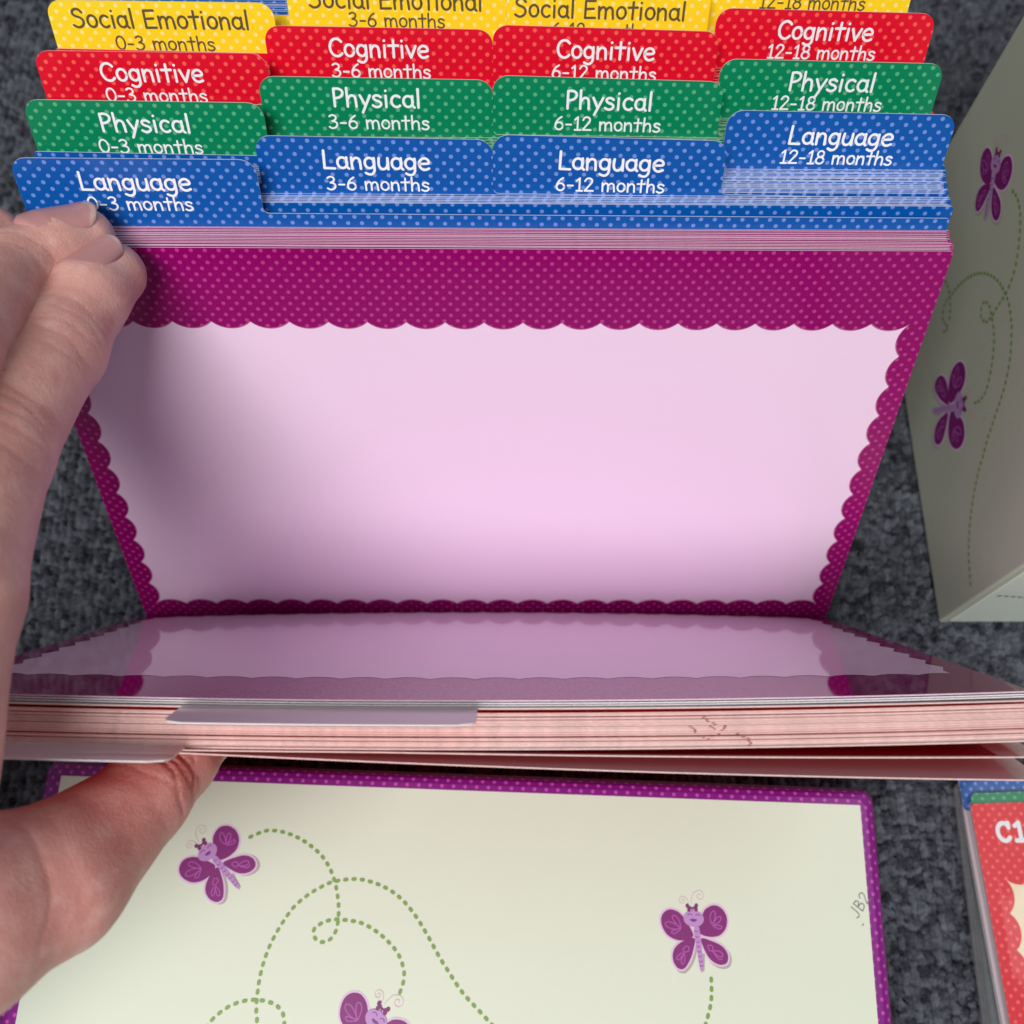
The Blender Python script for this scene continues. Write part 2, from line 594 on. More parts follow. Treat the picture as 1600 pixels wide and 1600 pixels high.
def butterfly(sh, head, tail, mirror=False):
    """head, tail: points of the plane; the drawing's own head is (-.0375,.2375) and its tail (.0625,-.475)"""
    h0, t0 = np.array([-.0375, .2375]), np.array([.0625, -.475])
    if mirror:
        h0, t0 = h0 * [-1, 1], t0 * [-1, 1]
    a, b = t0 - h0, np.array(tail) - np.array(head)
    k = np.linalg.norm(b) / np.linalg.norm(a)
    th = math.atan2(b[1], b[0]) - math.atan2(a[1], a[0])
    c, s = math.cos(th) * k, math.sin(th) * k

    def T(p):
        q = np.array(p, float) * ([-1, 1] if mirror else [1, 1]) - h0
        return np.array([head[0] + c * q[0] - s * q[1], head[1] + s * q[0] + c * q[1]])

    def W(p):
        return ((p[0] - 490) / 400, -(p[1] - 1110) / 400)

    def P(pts, mat, layer):
        pts = [T(p) for p in pts]
        ar = sum(pts[i - 1][0] * pts[i][1] - pts[i][0] * pts[i - 1][1] for i in range(len(pts)))
        sh.poly(pts if ar > 0 else pts[::-1], mat, layer)

    for i, w in enumerate(WINGS):
        o = catmull(w, 6, True)
        ctr = np.mean(o, axis=0)
        big = [ctr + (p - ctr) * (1 + .028 / np.linalg.norm(p - ctr)) for p in o]
        if i >= 2:
            P([p + np.array([.028, -.03]) for p in big], 'print_shadow', 1)
        P(big, 'wing_halo', 2 + i * .2)
        P(o, 'wing', 3 + i * .2)
    P([np.array(W(p)) + [.02, -.02] for p in [(500, 1200), (534, 1200), (530, 1295), (510, 1308)]], 'print_shadow', 1)
    for v in VEINS:
        sh.stroke([T(p) for p in catmull([W(q) for q in v], 5)], .016 * k, 'wing_line', 4.4)
    body = [(478, 1058), (505, 1058), (516, 1120), (524, 1200), (533, 1270), (528, 1302), (512, 1300), (500, 1240), (488, 1160), (478, 1110)]
    P(catmull([W(p) for p in body], 5, True), 'body_print', 4.6)
    for yy, xx in ((1080, 490), (1112, 495), (1140, 500), (1166, 503), (1194, 507), (1220, 511), (1248, 516), (1272, 519)):
        sh.stroke([T(W((xx - 9 + 9 * (1 - math.cos(a)), yy + 8 * math.sin(a)))) for a in np.linspace(.2, 2.9, 8)], .010 * k, 'face_line', 5)
    P([W((475 + 62 * math.cos(a), 1015 + 47 * math.sin(a))) for a in np.linspace(0, 2 * math.pi, 30)[:-1]], 'body_print', 5.2)
    for ex in (452, 500):
        sh.stroke([T(W((ex + 13 * math.cos(a), 999 - 10 * math.sin(a)))) for a in np.linspace(.2, 2.95, 9)], .011 * k, 'face_line', 5.6)
    P([W((474 + 21 * math.cos(a), 1019 + (14 if math.sin(a) > 0 else 3) * math.sin(a))) for a in np.linspace(0, 2 * math.pi, 20)[:-1]], 'face_line', 5.6)
    for bx, by, r in ((437, 944, 11), (446, 966, 11), (492, 940, 11), (490, 962, 11), (467, 958, 7), (452, 955, 9), (482, 953, 9)):
        P([W((bx + r * math.cos(a), by + r * 1.1 * math.sin(a))) for a in np.linspace(0, 2 * math.pi, 14)[:-1]], 'wing', 5.8 + .05 * (bx % 7))
    a1 = [(446, 936), (440, 912)] + spiral(408, 915, 27, -20, 1.4, -1)
    a2 = [(462, 930), (464, 900), (474, 868)] + spiral(512, 882, 34, -150, 1.4, 1)
    for a in (a1, a2):
        sh.stroke([T(W(p)) for p in catmull(a, 3)], .010 * k, 'antenna', 2)


def trail(sh, pts, step=.0101, length=.0066, width=.0043, mat='stitch'):
    P = resample(catmull(pts, 10), step)
    for i in range(len(P)):
        t = P[min(i + 1, len(P) - 1)] - P[max(i - 1, 0)]
        t = t / np.linalg.norm(t)
        hl = (length - width) / 2
        sh.stroke([P[i] - t * hl, P[i], P[i] + t * hl], width, mat, 2.6)


# ------------------------------------------------------------------ the lid in front
def z3(*p):
    return [(250 + x / 3.556, 1250 + y / 3.556) for x, y in p]


LID_Z = .13
lid_rot = -math.radians(2.1)
lid_c = np.array([-.028, -.244, 0.0])            # middle of its far top edge


def lid_local(px, py):
    P = onplane(px, py, (0, 0, LID_Z), (0, 0, 1)) - lid_c
    c, s = math.cos(-lid_rot), math.sin(-lid_rot)
    return np.array([c * P[0] - s * P[1], s * P[0] + c * P[1]])


def rounded_rect(x0, x1, y0, y1, r, n=8):
    out = []
    for cx, cy, a in ((x1 - r, y1 - r, 0), (x0 + r, y1 - r, 90), (x0 + r, y0 + r, 180), (x1 - r, y0 + r, 270)):
        for k in range(n + 1):
            t = math.radians(a + 90 * k / n)
            out.append((cx + r * math.cos(t), cy + r * math.sin(t)))
    return out


def loft(mb, rings, mat, uvs=None):
    n = len(rings[0])
    per = [0.0]
    for i in range(n):
        a, b = rings[0][i], rings[0][(i + 1) % n]
        per.append(per[-1] + math.dist(a[:2], b[:2]))
    acc = 0
    for k in range(len(rings) - 1):
        d = max(math.dist(rings[k][i], rings[k + 1][i]) for i in range(n))
        for i in range(n):
            j = (i + 1) % n
            mb.poly([rings[k][i], rings[k][j], rings[k + 1][j], rings[k + 1][i]], mat,
                    [(per[i], acc), (per[i + 1], acc), (per[i + 1], acc + d), (per[i], acc + d)])
        acc += d


lid = empty('box_lid', tuple(lid_c), (0, 0, lid_rot))
tag(lid, 'cream card-box lid with purple dotted rim, lying flat below the raised cards', 'box lid')
hw, dp = .527, .64
mb = MB()
rr = .010
rings = []
for inset, z in ((-.006, .0), (-.004, LID_Z - .022), (-.001, LID_Z - .012), (.002, LID_Z - .006), (.006, LID_Z - .002), (.012, LID_Z)):
    rings.append([(x, y, z) for x, y in rounded_rect(-hw + inset, hw - inset, -dp + inset, .0 - inset, .016)])
acc = [0.0] * len(rings)
for k in range(len(rings) - 2, -1, -1):
    acc[k] = acc[k + 1] + math.dist(rings[k][20], rings[k + 1][20])


def rim_uv(k, i):
    a, b_ = rings[-1][i], rounded_rect(-hw, hw, -dp, 0, .016)[i]
    d = np.array([b_[0] - a[0], b_[1] - a[1]])
    d /= np.linalg.norm(d)
    if abs(abs(d[0]) - abs(d[1])) < .02:
        d = d * 1.0
    return (a[0] + d[0] * acc[k], a[1] + d[1] * acc[k])


n_ = len(rings[0])
for k in range(len(rings) - 1):
    for i in range(n_):
        j = (i + 1) % n_
        mb.poly([rings[k][i], rings[k][j], rings[k + 1][j], rings[k + 1][i]], 'lid_purple', [rim_uv(k, i), rim_uv(k, j), rim_uv(k + 1, j), rim_uv(k + 1, i)])
mb.poly(rings[-1], 'lid_purple', [(p[0], p[1]) for p in rings[-1]])
mb.build('lid_rim', lid, smooth=True)
mb = MB()
sh = Sheet(mb, lambda u, v, z: (u, v, LID_Z + z))
q = [lid_local(*p) for p in ((95, 1211), (1344, 1259), (1372, 1600), (25, 1600))]
xl, xr, yt = q[0][0] * .5 + q[3][0] * .5, q[1][0] * .5 + q[2][0] * .5, (q[0][1] + q[1][1]) / 2
panel = [(xl, -dp + .03), (xr, -dp + .03), (xr, yt), (xl, yt)]
sh.poly(panel, 'cream', 1)
G = lambda x, y, k=4: (950 + x / 3.556, 1150 + y / 3.556)
butterfly(sh, lid_local(*z3((265, 290))[0]), lid_local(*z3((430, 490))[0]))
butterfly(sh, lid_local(*G(475, 1015)), lid_local(*G(515, 1300)))
butterfly(sh, lid_local(588, 1594), lid_local(542, 1680))
for t in (
    z3((505, 205), (590, 172), (680, 178), (770, 212), (850, 265), (910, 325), (950, 395), (975, 470), (990, 560), (992, 640), (980, 720), (945, 775), (900, 790), (860, 765), (858, 715), (900, 685), (960, 665), (1030, 668), (1120, 685), (1200, 730), (1270, 790), (1325, 860), (1355, 950), (1350, 1020), (1335, 1065)),
    z3((540, 1330), (540, 1244), (535, 1170), (540, 1090), (555, 985), (580, 890), (615, 800), (670, 700), (740, 600), (820, 530), (900, 482), (965, 455), (1080, 440), (1170, 455), (1260, 492), (1340, 550), (1420, 645), (1490, 760), (1550, 870), (1600, 950), (1680, 1070), (1780, 1180), (1880, 1290)),
    z3((230, 1310), (270, 1244), (330, 1185), (400, 1140), (480, 1115), (540, 1112), (600, 1122), (650, 1145), (685, 1195), (690, 1244), (680, 1300)),
    [G(573, 1355), G(575, 1420), G(572, 1475), G(563, 1525), G(548, 1580), G(530, 1640), G(505, 1700)],
):
    trail(sh, [lid_local(*p) for p in t])
o_, e_ = lid_local(1339, 1437), lid_local(1359, 1406)
d_ = (e_ - o_) / np.linalg.norm(e_ - o_)
n_2 = np.array([-d_[1], d_[0]])
cx_ = 0.0
for ch in 'JB2':                                   # pencilled initials near the rim
    for st in GL[ch][1]:
        P_ = [o_ + d_ * ((cx_ + p[0]) * .0190) + n_2 * (p[1] * .0185) for p in st]
        sh.stroke(resample(P_, .0006), .0011, 'pencil', 2)
    cx_ += GL[ch][0] + .02
sh.stroke([lid_local(1347, 1446), lid_local(1349, 1444)], .0011, 'pencil', 2)
mb.build('lid_panel', lid)

# ------------------------------------------------------------------ the box on the right
BX, BY, BL, BH, BWD = .6698, -.009, .6385, .66, 1.07
box = empty('card_box', (BX, BY, 0))
tag(box, 'tall cream card box with butterfly print standing in shade beside the card stack', 'box')
T_ = .014


def wall_slab(name, c0, c1, mat_out, parent, bev=.004, decor=None):
    """rounded slab between two corners"""
    mb = MB()
    (x0, y0, z0), (x1, y1, z1) = c0, c1
    P = [(x0, y0), (x1, y0), (x1, y1), (x0, y1)]
    b_ = bev
    rg = []
    for ins, z in ((b_, z0), (b_ * .3, z0 + b_ * .3), (0, z0 + b_), (0, z1 - b_), (b_ * .3, z1 - b_ * .3), (b_, z1)):
        rg.append([(x, y, z) for x, y in rounded_rect(x0 + ins, x1 - ins, y0 + ins, y1 - ins, b_ * .9, 3)])
    loft(mb, rg, mat_out)
    mb.poly(rg[0][::-1], mat_out)
    mb.poly(rg[-1], mat_out, [(p[0], p[1]) for p in rg[-1]])
    if decor:
        decor(mb)
    o = mb.build(name, parent)
    return o


def side_pt(px, py):
    P = onplane(px, py, (BX, 0, 0), (1, 0, 0))
    return np.array([-(P[1] - BY), P[2]])           # u to the right as seen from outside


A4 = lambda x, y: (1440 + x / 4.706, 380 + y / 4.706)
A5 = lambda x, y: (1440 + x / 5.333, 700 + y / 5.333)
A3 = lambda x, y: (1480 + x / 7.275, 180 + y / 7.275)


def deco_side(mb):
    sh = Sheet(mb, lambda u, v, z: (-z, -u, v))
    butterfly(sh, side_pt(*A3(560, 560)), side_pt(*A3(430, 1170)))
    butterfly(sh, side_pt(1499, 633), side_pt(1459, 640))
    for t in ([A3(755, 865), A3(800, 930), A3(825, 1020), A3(838, 1110), A3(840, 1210), A3(836, 1310), A3(826, 1410), A4(720, 20), A4(708, 100), A4(690, 190), A4(660, 290), A4(620, 380), A4(570, 455), A4(520, 540), A4(475, 580), A4(440, 530), A4(450, 460), A4(475, 430), A4(505, 470), A4(525, 560), A4(535, 640), A4(538, 740), A4(525, 860), A4(510, 960), A4(480, 1080), A4(440, 1150), A4(400, 1175)],
              [A4(170, 650), A4(200, 620), A4(160, 560), A4(175, 450), A4(215, 390), A4(290, 300), A4(370, 240), A4(450, 220), A4(530, 245), A4(590, 310), A4(640, 420), A4(660, 520), A4(668, 640), A4(660, 800), A4(640, 950), A4(600, 1110), A4(540, 1290), A4(490, 1440), A4(450, 1590), A5(490, 160), A5(455, 310), A5(430, 460), A5(412, 600), A5(400, 750), A5(398, 880), A5(405, 1020), A5(412, 1130)],
              [A4(120, 200), A4(170, 260), A4(205, 340), A4(218, 440), A4(212, 550)]):
        trail(sh, [side_pt(*p) for p in t])


def deco_front(mb):
    sh = Sheet(mb, lambda u, v, z: (u, -z, v))
    P = [onplane(px, py, (0, BY, 0), (0, 1, 0)) for px, py in ((1562, 931), (1594, 933), (1630, 938), (1660, 930))]
    trail(sh, [(p[0] - BX, p[2]) for p in P])


wall_slab('side_panel', (0, 0, 0), (T_, BL, BH), 'shaded_cream', box, decor=deco_side)
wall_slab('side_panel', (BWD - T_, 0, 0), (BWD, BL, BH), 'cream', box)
wall_slab('front_panel', (T_ + .0005, 0.001, 0), (BWD - T_ - .0005, T_, BH - .001), 'pale', box, decor=deco_front)
wall_slab('back_panel', (T_ + .0005, BL - T_, 0), (BWD - T_ - .0005, BL - .001, BH - .001), 'cream', box)
wall_slab('base_panel', (T_ + .001, T_ + .001, .001), (BWD - T_ - .001, BL - T_ - .001, T_), 'pale', box)


# ------------------------------------------------------------------ cards
DIVH, TABH = .628, .060
TH = .0011                                        # thickness of a card


def scallop_loop(x0, x1, y0, y1, nx, ny, sag):
    """closed outline of the pale panel: every border lobe bulges into it"""
    out = []
    C_ = [(x0, y0), (x1, y0), (x1, y1), (x0, y1)]
    for k in range(4):
        a, b = np.array(C_[k]), np.array(C_[(k + 1) % 4])
        n = nx if k % 2 == 0 else ny
        d = (b - a) / n
        L_ = np.linalg.norm(d)
        t = d / L_
        inn = np.array([-t[1], t[0]])
        R_ = (L_ * L_ / 4 + sag * sag) / (2 * sag)
        for i in range(n):
            for w in np.linspace(-.5, .5, 11)[:-1]:
                x = w * L_
                yb = math.sqrt(R_ * R_ - x * x) - (R_ - sag)
                out.append(a + d * (i + .5) + t * x + inn * yb)
    return out


def card_outline(xl, xr, h, r=.004):
    return rounded_rect(xl, xr, 0, h, r, 4)


def slab(mb, outline, face, edge, back, th=TH, fn=None):
    fn = fn or (lambda x, y, z: (x, y, z))
    mb.poly([fn(x, 0, z) for x, z in outline], face, outline)
    mb.poly([fn(x, th, z) for x, z in outline[::-1]], back, outline[::-1])
    n = len(outline)
    for i in range(n):
        (xa, za), (xb, zb) = outline[i], outline[(i + 1) % n]
        mb.poly([fn(xa, 0, za), fn(xa, th, za), fn(xb, th, zb), fn(xb, 0, zb)], edge)


def put(o, s, lean, x=0, dz=0, yaw=0):
    o.location = (x * S, s * S, dz * S)
    o.rotation_euler = (lean, 0, yaw)
    return o


# back half, front card
def panel_print(sh, flip=1):
    lp = scallop_loop(-.4785, .4785, .030, .5195, 22, 11, .0090)
    sh.poly([p for p in scallop_loop(-.4797, .4797, .0288, .5207, 22, 11, .0090)][::flip], 'halo_line', 1)
    sh.poly(lp[::flip], 'lilac', 2)


def micro_text(sh, x0, x1, h):
    x = x0
    r = random.Random(3)
    while x < x1:
        w = r.uniform(.0008, .002)
        sh.stroke([(x, h + r.uniform(-.0006, .0006)), (x + w, h + r.uniform(-.0006, .0006))], .0006, 'micro', 3, caps=False)
        x += w + (.0012 if r.random() < .8 else .003)


mb = MB()
slab(mb, card_outline(-.5, .5, H), 'purple', 'pink_edge', 'purple')
sh = Sheet(mb, lambda u, v, z: (u, -z, v), .0001)
panel_print(sh)
micro_text(sh, -.44, -.34, .021)
micro_text(sh, -.07, .10, .021)
front = mb.build('activity_card')
put(front, 0, -LB, .004)
tag(front, 'lilac card with purple dotted scalloped border, foremost of the standing back half', 'card')

# plain cards of the back half
pink_mb = MB()
slab(pink_mb, card_outline(-.5, .5, H), 'purple', 'pink_edge', 'purple', .0015)
pink0 = pink_mb.build('activity_card')
tag(pink0, 'purple card of which only the pale top edge shows, packed behind the lilac card', 'card', 'purple cards packed behind the lilac card')
blue_mb = MB()
slab(blue_mb, card_outline(-.492, .492, DIVH - .002), 'blue', 'blue_edge', 'blue', .0015)
blue0 = blue_mb.build('activity_card')
tag(blue0, 'blue card of which only the pale top edge shows, between the blue Language dividers', 'card', 'blue cards packed between the Language dividers')
plain0 = {}
for colr, word in (('green', 'Physical'), ('red', 'Cognitive'), ('yellow', 'Social Emotional')):
    q_ = MB()
    slab(q_, card_outline(-.49, .49, DIVH - .002), colr, colr + '_edge', colr)
    plain0[colr] = tag(q_.build('activity_card'), f'{colr} card with a pale edge wedged among the {colr} {word} dividers', 'card',
                       f'{colr} cards packed among the {word} dividers')
used = set()


def place(proto, s, lean, dx=.0025, dz=.0012, dx0=0):
    if proto.name in used:
        o = proto.copy()
        scene.collection.objects.link(o)
    else:
        o = proto
        used.add(proto.name)
    put(o, s, lean + random.uniform(-.001, .001), dx0 + random.uniform(-dx, dx), random.uniform(-dz, dz) - .0005, random.uniform(-.0008, .0008))
    return o


for k in range(14):
    place(pink0, .0022 + k * .00188, -LB, .0025, .0005, dx0=.004)

DIV = {
    'blue': ('Language', [.0280, .0564, .0580, .0925], [(22, 402), (401, 770), (770, 1135), (1134, 1490)],
             [((128, 300, 297), (140, 303, 328)), ((506, 672, 264), (512, 671, 297)), ((873, 1037, 266), (868, 1037, 299)), ((1231, 1393, 226), (1217, 1392, 256))]),
    'green': ('Physical', [.1016, .1342, .1356, .1611], [(42, 413), (406, 770), (770, 1130), (1124, 1472)],
              [((160, 299, 206), (158, 318, 239)), ((521, 657, 167), (515, 671, 201)), ((884, 1018, 171), (866, 1031, 204)), ((1231, 1364, 142), (1204, 1375, 172))]),
    'red': ('Cognitive', [.1676, .2035, .2048, .2319], [(58, 418), (415, 770), (770, 1123), (1118, 1460)],
            [((161, 319, 127), (169, 325, 159)), ((516, 670, 89), (520, 673, 121)), ((870, 1022, 92), (862, 1024, 124)), ((1214, 1362, 62), (1197, 1365, 92))]),
    'yellow': ('Social Emotional', [.2384, .2650, .2662, .2898], [(75, 428), (447, 792), (792, 1110), (1104, 1434)],
               [((117, 390, 44), (184, 337, 78)), ((485, 753, 14), (546, 695, 42)), ((805, 1070, 29), (862, 1010, 58)), ((1140, 1400, -20), (1185, 1350, 14))]),
}
AGES = ['0-3 months', '3-6 months', '6-12 months', '12-18 months']


def tab_outline(xl, xr, ta, tb, h=DIVH, th=TABH, r=.0165, r2=.006):
    """card outline with one raised tab between ta and tb"""
    o = [(xl, 0), (xr, 0)]

    def arc(cx, cz, rad, a0, a1, n=7):
        return [(cx + rad * math.cos(math.radians(a)), cz + rad * math.sin(math.radians(a))) for a in np.linspace(a0, a1, n)]
    if tb >= xr - .012:
        o += arc(tb - r, h + th - r, r, 0, 90)
    else:
        o += arc(xr - .004, h - .004, .004, 0, 90, 4)
        o += arc(tb + r2, h + r2, r2, 270, 180, 5)
        o += arc(tb - r, h + th - r, r, 0, 90)
    if ta <= xl + .012:
        o += arc(ta + r, h + th - r, r, 90, 180)
    else:
        o += arc(ta + r, h + th - r, r, 90, 180)
        o += arc(ta - r2, h + r2, r2, 0, -90, 5)
        o += arc(xl + .004, h - .004, .004, 90, 180, 4)
    return o


for colr, (word, ss, tabs, txt) in DIV.items():
    ink = 'grey_ink' if colr == 'yellow' else 'white_ink'
    for i in range(4):
        s = ss[i]
        ymid = {0: 40, 1: 44, 2: 44, 3: 40}[i]
        ytop = txt[i][0][2] - 22
        a, _ = onback(tabs[i][0], ytop, s)
        b_, _ = onback(tabs[i][1], ytop, s)
        xl = onback(tabs[0][0], txt[0][0][2] - 22, ss[0])[0]
        xr = onback(tabs[3][1], txt[3][0][2] - 22, ss[3])[0]
        mb = MB()
        kt = (.005, .010, .018, .013)[i] + random.uniform(-.003, .003)
        xm = (a + b_) / 2

        def tilt(x, y, z, kt=kt, xm=xm):
            return (x, y, z - kt * (x - xm) * max(0, z) / .6)
        slab(mb, tab_outline(xl if i else a, xr if i < 3 else b_, a, b_), colr, colr + '_edge', colr, fn=tilt)
        sh = Sheet(mb, lambda u, v, z: tilt(u, -z, v), .0002)
        for line, (xa, xb, yb) in zip((word, AGES[i]), txt[i]):
            p0, p1 = onback(xa, yb, s), onback(xb, yb, s)
            write(sh, line, p0[0], p1[0], (p0[1] + p1[1]) / 2, .0192 if line == word else .0146, ink, .104 if line == word else .100)
        o = put(mb.build('divider_card'), s, -LB)
        tag(o, f'{colr} dotted divider card whose tab reads {word} {AGES[i]}', 'divider card', f'{colr} {word} tab dividers')

CX = .012
for s in np.linspace(.0440, .0550, 7):
    place(blue0, s, -LB, .003, .0004, CX)
for s in np.linspace(.0602, .0908, 18):
    place(blue0, s + random.uniform(-.0003, .0003), -LB, .003, .0006, CX)
for s in np.linspace(.0950, .1000, 3):
    place(blue0, s, -LB, .003, .001, CX)
for colr, spans in (('green', ((.1045, .1320, 9), (.1375, .1595, 9), (.1630, .1660, 2))), ('red', ((.1700, .2010, 9), (.2070, .2300, 9), (.2340, .2370, 2))),
                    ('yellow', ((.2410, .2630, 8), (.2685, .2880, 8)))):
    for a, b_, n in spans:
        for s in np.linspace(a, b_, n):
            place(plain0[colr], s + random.uniform(-.0004, .0004), -LB, .003, .0015, CX)


rear_mb = MB()
slab(rear_mb, card_outline(-.485, .485, DIVH), 'blue', 'paper', 'back', .0015)
rear0 = tag(rear_mb.build('activity_card'), 'white-edged card at the very back of the standing half, behind the yellow dividers', 'card', 'white-edged cards at the back of the deck')
for s in np.linspace(.2925, .3050, 6):
    place(plain0['yellow'], s, -LB, .003, .001, CX)
for s in np.linspace(.3075, .3500, 16):
    place(rear0, s, -LB, .003, .0015, CX)


# ------------------------------------------------------------------ front half of the deck, leaning towards the viewer
def bowed(xl, xr, h, sag_b, sag_t, extra=None):
    """bends a card: pushed away at the bottom middle, towards the viewer at the top middle"""
    def fn(x, y, z):
        w = 1 - (2 * x) ** 2
        t = z / H
        yy = y + w * (sag_b * (1 - t) - sag_t * t)
        if extra:
            yy += extra(x, z)
        return (x, yy, z)
    return fn


def grid_card(mb, xl, xr, h, fn, face, edge, back, th=TH, nx=28, nz=16, rows=None):
    """curved card: face towards -y (viewer), back towards +y (the other half)"""
    xs, zs = np.linspace(xl, xr, nx + 1), np.linspace(0, h, nz + 1)
    for i in range(nx):
        for k in range(nz):
            c = [(xs[i], zs[k]), (xs[i + 1], zs[k]), (xs[i + 1], zs[k + 1]), (xs[i], zs[k + 1])]
            mb.poly([fn(x, 0, z) for x, z in c], face, c)
            mb.poly([fn(x, th, z) for x, z in c[::-1]], back, c[::-1])
    for i in range(nx):
        for z, fl in ((h, 1), (0, -1)):
            c = [fn(xs[i], 0, z), fn(xs[i + 1], 0, z), fn(xs[i + 1], th, z), fn(xs[i], th, z)]
            mb.poly(c[::fl], edge)
    for k in range(nz):
        for x, fl in ((xl, -1), (xr, 1)):
            c = [fn(x, 0, zs[k]), fn(x, th, zs[k]), fn(x, th, zs[k + 1]), fn(x, 0, zs[k + 1])]
            mb.poly(c[::-fl], edge)


def weld(o):
    bm_ = __import__('bmesh').new()
    bm_.from_mesh(o.data)
    __import__('bmesh').ops.remove_doubles(bm_, verts=bm_.verts, dist=2e-6)
    bm_.to_mesh(o.data)
    bm_.free()
    o.data.polygons.foreach_set('use_smooth', [True] * len(o.data.polygons))
    o.data.set_sharp_from_angle(angle=math.radians(35))
    o.data.update()


SB, ST = .010, .0085
# inner face: one lilac card with the scalloped print bent along with it
fnI = bowed(-.5, .5, H, SB, ST)


def build_inner():
    """print and border share one bent sheet: fine strips across the card, split where the outline crosses them"""
    mb = MB()
    xs = np.linspace(-.5, .5, 41)
    zs = np.linspace(0, H, 25)
    for i in range(40):
        for k in range(24):
            c = [(xs[i], zs[k]), (xs[i + 1], zs[k]), (xs[i + 1], zs[k + 1]), (xs[i], zs[k + 1])]
            mb.poly([fnI(x, 0, z) for x, z in c], 'back', c)
            mb.poly([fnI(x, TH, z) for x, z in c[::-1]], 'purple_gloss', c[::-1])
    for i in range(40):
        mb.poly([fnI(xs[i], 0, H), fnI(xs[i + 1], 0, H), fnI(xs[i + 1], TH, H), fnI(xs[i], TH, H)], 'pink_edge')
    for k in range(24):
        for x, fl in ((-.5, 1), (.5, -1)):
            c = [fnI(x, 0, zs[k]), fnI(x, TH, zs[k]), fnI(x, TH, zs[k + 1]), fnI(x, 0, zs[k + 1])]
            mb.poly(c[::fl], 'pink_edge')
    # panel as columns: for every x the panel spans lo(x)..hi(x)
    lp = np.array(scallop_loop(-.4785, .4785, .030, .5195, 22, 11, .0090))

    def span(x):
        zc = []
        for i in range(len(lp)):
            a, b = lp[i - 1], lp[i]
            if (a[0] - x) * (b[0] - x) < 0:
                zc.append(a[1] + (b[1] - a[1]) * (x - a[0]) / (b[0] - a[0]))
        return sorted(zc)
    X0 = .4694
    cols = np.unique(np.concatenate([np.linspace(-X0, X0, 22 * 10 + 1)]))
    cols = np.clip(cols, -X0 + 1e-5, X0 - 1e-5) + 3e-7
    sp = [span(x) for x in cols]
    lift = TH + .0002
    for i in range(len(cols) - 1):
        if len(sp[i]) < 2 or len(sp[i + 1]) < 2:
            continue
        a0, a1, b0, b1 = sp[i][0], sp[i][-1], sp[i + 1][0], sp[i + 1][-1]
        for t in range(16):
            u, w = t / 16, (t + 1) / 16
            c = [(cols[i], a0 + (a1 - a0) * u), (cols[i + 1], b0 + (b1 - b0) * u), (cols[i + 1], b0 + (b1 - b0) * w), (cols[i], a0 + (a1 - a0) * w)]
            mb.poly([fnI(x, lift, z) for x, z in c[::-1]], 'lilac_gloss', c[::-1])
    # side lobes of the panel beyond X0, between the border lobes
    for sg in (-1, 1):
        L_ = (.5195 - .030) / 11
        for i in range(12):
            zc = .030 + i * L_
            pts = [(sg * X0, max(zc - .0214, .031)), (sg * (X0 + .004), zc - .012), (sg * .4785, zc), (sg * (X0 + .004), zc + .012), (sg * X0, min(zc + .0214, .5185))]
            if i in (0, 11):
                continue
            c = pts if sg < 0 else pts[::-1]
            mb.poly([fnI(x, lift, z) for x, z in c], 'lilac_gloss', c)
    o = mb.build('activity_card')
    weld(o)
    return o


inner = put(build_inner(), -.0012, LF, -.002)
tag(inner, 'glossy lilac card with purple border mirroring its neighbour, top of the front half', 'card')

# two more lilac-edged cards under it
for k in range(2):
    mb = MB()
    grid_card(mb, -.5, .5, H - .002 * k, bowed(-.5, .5, H, SB, ST), 'back', 'paper', 'purple')
    o = mb.build('activity_card')
    weld(o)
    put(o, -.0034 - k * .0022, LF + .0004 * k, .002 - .004 * k)
    tag(o, 'white-edged card just under the glossy lilac card of the front half', 'card', 'white-edged cards under the glossy card')


# salmon-edged cards, each bent a little differently, with the red pen strokes across a few of them
def front_s(px, py):
    """how far below the inner card a top edge at this pixel lies"""
    P = onplane(px, py, (0, -H * math.sin(LF), H * math.cos(LF)), (0, math.sin(LF) * 0, 1))
    return -(P[1] + H * math.sin(LF)), P[0]


PEN = [((1082, 1133), (1090, 1142)), ((1101, 1118), (1119, 1139)), ((1094, 1147), (1102, 1153)), ((1130, 1140), (1138, 1134)),
       ((1153, 1146), (1162, 1152)), ((1162, 1150), (1177, 1167)), ((1118, 1150), (1124, 1146))]
PENS = [(front_s(*a), front_s(*b)) for a, b in PEN]
NS = 25
for k in range(NS):
    s = .0122 + k * .00110 + random.uniform(-.00015, .00015) + (.0008 if k > 2 else 0) + (.0007 if k > 9 else 0) + (.0006 if k > 16 else 0)
    mb = MB()
    dx, dz = random.uniform(-.003, .003), random.uniform(-.0012, .0012)
    fn = bowed(-.5, .5, H, SB, ST + random.uniform(-.0002, .0002) - .0002 * k / 6)
    grid_card(mb, -.5, .5, H, fn, 'red', 'salmon_edge', 'red', th=.00100, nx=20, nz=6)
    for (s0, x0), (s1, x1) in PENS:
        sa = s - (ST * .5)
        lo, hi = sorted((s0 - ST * .75, s1 - ST * .75))
        if lo <= s <= hi + .0005 and abs(s1 - s0) > 1e-5:
            t = (s + ST * .75 - s0) / (s1 - s0)
            xx = x0 + (x1 - x0) * t
            mb.poly([fn(xx - .0012, .0001, H + .0001), fn(xx + .0012, .0001, H + .0001), fn(xx + .0018, .0009, H + .0001), fn(xx - .0006, .0009, H + .0001)], 'ink_mark')
    o = mb.build('activity_card')
    weld(o)
    put(o, -s, LF + .0001 * k, dx, dz)
    tag(o, 'red card of the front half with only its salmon top edge showing', 'card', 'salmon-edged cards of the front half')


